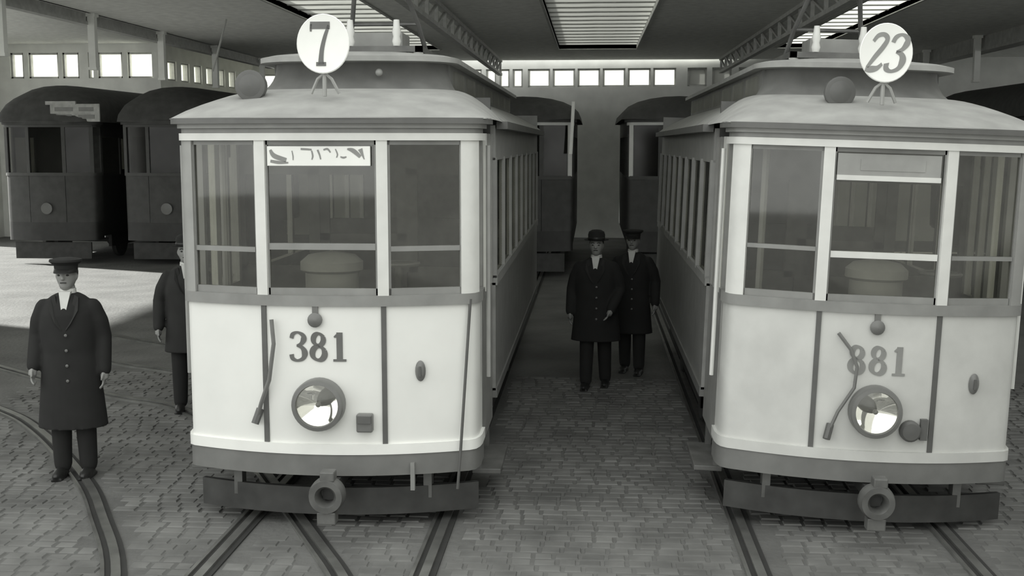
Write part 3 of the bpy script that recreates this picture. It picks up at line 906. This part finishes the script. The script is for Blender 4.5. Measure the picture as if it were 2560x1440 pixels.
def hand(mb, w, d, s):
    """relaxed hand hanging from wrist w; s = -1/1 body side"""
    w = Vector(w); d = Vector(d).normalized()
    pal = w + d * .05
    rot = d.to_track_quat('Z', 'Y').to_matrix()
    mb.tube([w, w + d * .03, w + d * .085], [.024, .034, .032], 10)
    for i, (off, L) in enumerate(((-.027, .066), (-.009, .076), (.009, .072), (.026, .056))):
        b = w + d * .085 + Vector((0, off, 0))
        k1 = b + d * L * .45 + Vector((-s * .006, -.004, 0))
        k2 = b + d * L * .8 + Vector((-s * .02, -.006, 0))
        k3 = b + d * L + Vector((-s * .036, -.008, 0))
        mb.tube([b - d * .02, k1, k2, k3], [.0105, .0100, .0092, .0075], 8)
    t0 = w + d * .025 + Vector((0, -.028, 0))
    mb.tube([t0, t0 + d * .03 + Vector((-s * .006, -.024, 0)), t0 + d * .065 + Vector((-s * .014, -.03, 0))], [.014, .0115, .0085], 8)
def person(loc, rz, label, coat_len=.42, coat=None, hat='cap', h=1.76, arms=None, step=.0, lean=0.0, bulk=1.0):
    T = empty('person', loc, (0, 0, rz))
    tag(T, label, 'person')
    k = h / 1.76
    T.scale = (k, k, k)
    A = arms or {}
    el = {s: Vector(A.get(('e', s), (s * .275, .03, 1.13))) for s in (-1, 1)}
    wr = {s: Vector(A.get(('w', s), (s * .285, -.04, .88))) for s in (-1, 1)}
    sh = {s: Vector((s * .185, .01, 1.375)) for s in (-1, 1)}
    ft = {-1: -step, 1: step}
    b = MB()
    # head, neck, trunk, limbs of one body
    b.ball((0, -.005, 1.625), (.076, .095, .112), 18, 12)
    b.ball((0, -.035, 1.56), (.052, .058, .055), 14, 8)
    b.tube([(0, -.095, 1.635), (0, -.112, 1.605), (0, -.108, 1.595)], [.010, .016, .012], 8)
    for s in (-1, 1):
        b.ball((s * .077, .005, 1.615), (.010, .020, .032), 8, 6)
        b.ball((s * .032, -.086, 1.648), (.022, .012, .008), 8, 6)
    b.ball((0, -.088, 1.572), (.026, .010, .009), 8, 6)
    b.tube([(0, .015, 1.54), (0, .02, 1.42)], [.055, .065], 14)
    rings_loft(b, [(1.46, .07, .06, 0, .02), (1.41, .15, .09, 0, .02), (1.34, .18, .115, 0, .015), (1.22, .17, .115, 0, .01), (1.05, .15, .10, 0, .01), (.93, .165, .11, 0, .01), (.86, .15, .10, 0, .01)])
    for s in (-1, 1):
        limb(b, [sh[s], el[s], wr[s]], [.058, .045, .030])
        hand(b, wr[s], wr[s] - el[s], s)
        limb(b, [(s * .09, .01, .90), (s * .095, .0 + ft[s] * .5, .48), (s * .10, .02 + ft[s], .09)], [.085, .058, .042])
        b.tube([(s * .10, .05 + ft[s], .05), (s * .11, -.13 + ft[s], .035)], [.04, .035], 8)
    remeshed(b, 'body', M_SKIN, T, .0095, 3)
    for s in (-1, 1):
        MB().ball((s * .032, -.0885, 1.632), (.013, .008, .008), 10, 6).build('eye', M_HAIR, T, True)
        MB().tube([(s * .014, -.098, 1.654), (s * .034, -.096, 1.659), (s * .052, -.085, 1.652)], .004, 6).build('eyebrow', M_HAIR, T, True)
    MB().tube([(-.024, -.093, 1.572), (0, -.099, 1.574), (.024, -.093, 1.572)], .0045, 6).build('mouth', M_HAIR, T, True)
    # coat
    c = MB()
    q = bulk
    prof = [(1.485, .08, .072, 0, .015), (1.46, .13, .09, 0, .015), (1.425, .165 * q, .105, 0, .015), (1.38, .20 * q, .125, 0, .012), (1.32, .215 * q, .145, 0, .01), (1.2, .215 * q, .15, 0, .005), (1.02, .20 * q, .145, 0, 0), (.88, .215 * q, .155, 0, 0)]
    zz = .88
    while zz - .15 > coat_len:
        zz -= .15
        prof.append((zz, (.215 + (.88 - zz) * .09) * q, .155 + (.88 - zz) * .06, 0, 0))
    prof.append((coat_len, (.215 + (.88 - coat_len) * .10) * q, .155 + (.88 - coat_len) * .07, 0, 0))
    rings_loft(c, prof, 28)
    for s in (-1, 1):
        e = el[s]; w = wr[s]
        d = (w - e).normalized()
        limb(c, [sh[s] + Vector((0, 0, -.005)), sh[s].lerp(e, .5) + Vector((s * .012, 0, 0)), e, e.lerp(w, .5), w + d * .005], [.066 * q, .070, .064, .060, .054], 14)
    co = remeshed(c, 'coat', coat or M_COAT, T, .012, 4)
    lap = MB()
    for s in (-1, 1):
        lap.add([(s * .075, -.075, 1.475), (s * .015, -.148, 1.20), (s * .06, -.155, 1.26), (s * .11, -.125, 1.36), (s * .105, -.08, 1.455),
                 (s * .075, -.06, 1.475), (s * .015, -.13, 1.20), (s * .06, -.135, 1.26), (s * .11, -.105, 1.36), (s * .105, -.06, 1.455)],
                [(0, 1, 2, 3, 4), (9, 8, 7, 6, 5)] + [(i, (i + 1) % 5, 5 + (i + 1) % 5, 5 + i) for i in range(5)])
    lap.build('lapels', M_COAT2, co)
    bt = None
    for z in (1.17, 1.05, .93, .81):
        if bt is None:
            bt = MB().lathe([(.012, 0), (.012, .008), (.002, .011)], axis='y-', n=10).build('button', M_IRON2, co); o = bt
        else:
            o = link('button', bt.data, co)
        o.location = (.02, -.158, z)
    MB().add([(-.045, -.075, 1.50), (.045, -.075, 1.50), (.016, -.125, 1.34), (-.016, -.125, 1.34), (-.045, -.03, 1.50), (.045, -.03, 1.50), (.016, -.08, 1.34), (-.016, -.08, 1.34)],
             [(0, 1, 2, 3), (7, 6, 5, 4), (0, 4, 5, 1), (1, 5, 6, 2), (2, 6, 7, 3), (3, 7, 4, 0)]).lathe([(.066, 0), (.062, .045), (.056, .045), (.058, 0)], (0, .012, 1.475), n=20).build('shirt_collar', M_SHIRT, T)
    # trousers and shoes
    t = MB()
    rings_loft(t, [(1.0, .165, .115, 0, .005), (.9, .175, .12, 0, .005), (.82, .165, .115, 0, .005)])
    for s in (-1, 1):
        limb(t, [(s * .088, .005, .88), (s * .095, ft[s] * .5, .48), (s * .10, .015 + ft[s], .10)], [.098, .082, .070])
    remeshed(t, 'trousers', M_TROUS, T, .012, 4)
    for s in (-1, 1):
        sh_ = MB().ball((s * .105, -.05 + ft[s], .045), (.05, .145, .045), 14, 8).ball((s * .10, .03 + ft[s], .07), (.046, .06, .05), 12, 8).bb(s * .105 - .045, s * .105 + .045, -.17 + ft[s], .085 + ft[s], 0, .022)
        remeshed(sh_, 'shoe', M_SHOE, T, .009, 3)
    # hair and hat
    remeshed(MB().ball((0, .022, 1.645), (.083, .088, .098), 16, 10), 'hair', M_HAIR, T, .008, 2)
    hz = 1.672
    if hat == 'cap':
        H = MB().lathe([(.088, 0), (.090, .035), (.125, .062), (.122, .078), (.07, .088), (.002, .09)], (0, -.005, hz), n=28).build('cap', M_COAT, T, True)
        vis = [[], []]
        V = []
        for i in range(13):
            a = PI + PI * i / 12
            V.append((.088 * math.cos(a), -.005 + .088 * math.sin(a)))
        W = [(p[0] * 1.02, -.005 + (p[1] + .005) * 1.02 - .055 * math.sin(PI * i / 12)) for i, p in enumerate(V)]
        MB().loft([[(p[0], p[1], hz + .008) for p in V], [(p[0], p[1], hz - .018) for p in W], [(p[0], p[1], hz - .024) for p in W], [(p[0], p[1], hz) for p in V]], False).build('visor', M_SHOE, H, True)
    else:
        H = MB().lathe([(.135, .012), (.14, .018), (.10, .006), (.092, .02), (.096, .07), (.085, .105), (.05, .125), (.002, .13)], (0, -.005, hz), n=28).build('bowler_hat', M_COAT, T, True)
        MB().lathe([(.094, .018), (.0975, .03), (.0965, .045), (.092, .045)], (0, -.005, hz), n=28).build('hat_band', M_SHOE, H)
    return T
person((-4.27, 9.14, 0), math.radians(8), 'man in long dark overcoat and peaked cap standing alone at left', coat_len=.42, hat='cap', h=1.83, bulk=1.05, arms={('e', -1): (-.255, .03, 1.15), ('w', -1): (-.27, -.05, .92), ('e', 1): (.255, .03, 1.13), ('w', 1): (.265, -.02, .88)})
person((-4.13, 11.55, 0), math.radians(15), 'person in dark coat half hidden behind the left edge of tram 381', coat_len=.62, coat=M_COAT2, hat='bowler', h=1.80)
person((.06, 13.0, 0), math.radians(-6), 'man in dark coat with pale face walking between the two cream trams', coat_len=.55, hat='bowler', h=1.76, step=.10,
       arms={('w', 1): (.19, -.17, .93), ('e', 1): (.27, .0, 1.13)}, bulk=1.15)
person((.50, 13.9, 0), math.radians(-12), 'person in dark coat following behind the man between the trams', coat_len=.5, hat='cap', h=1.74, step=-.08, coat=M_COAT)
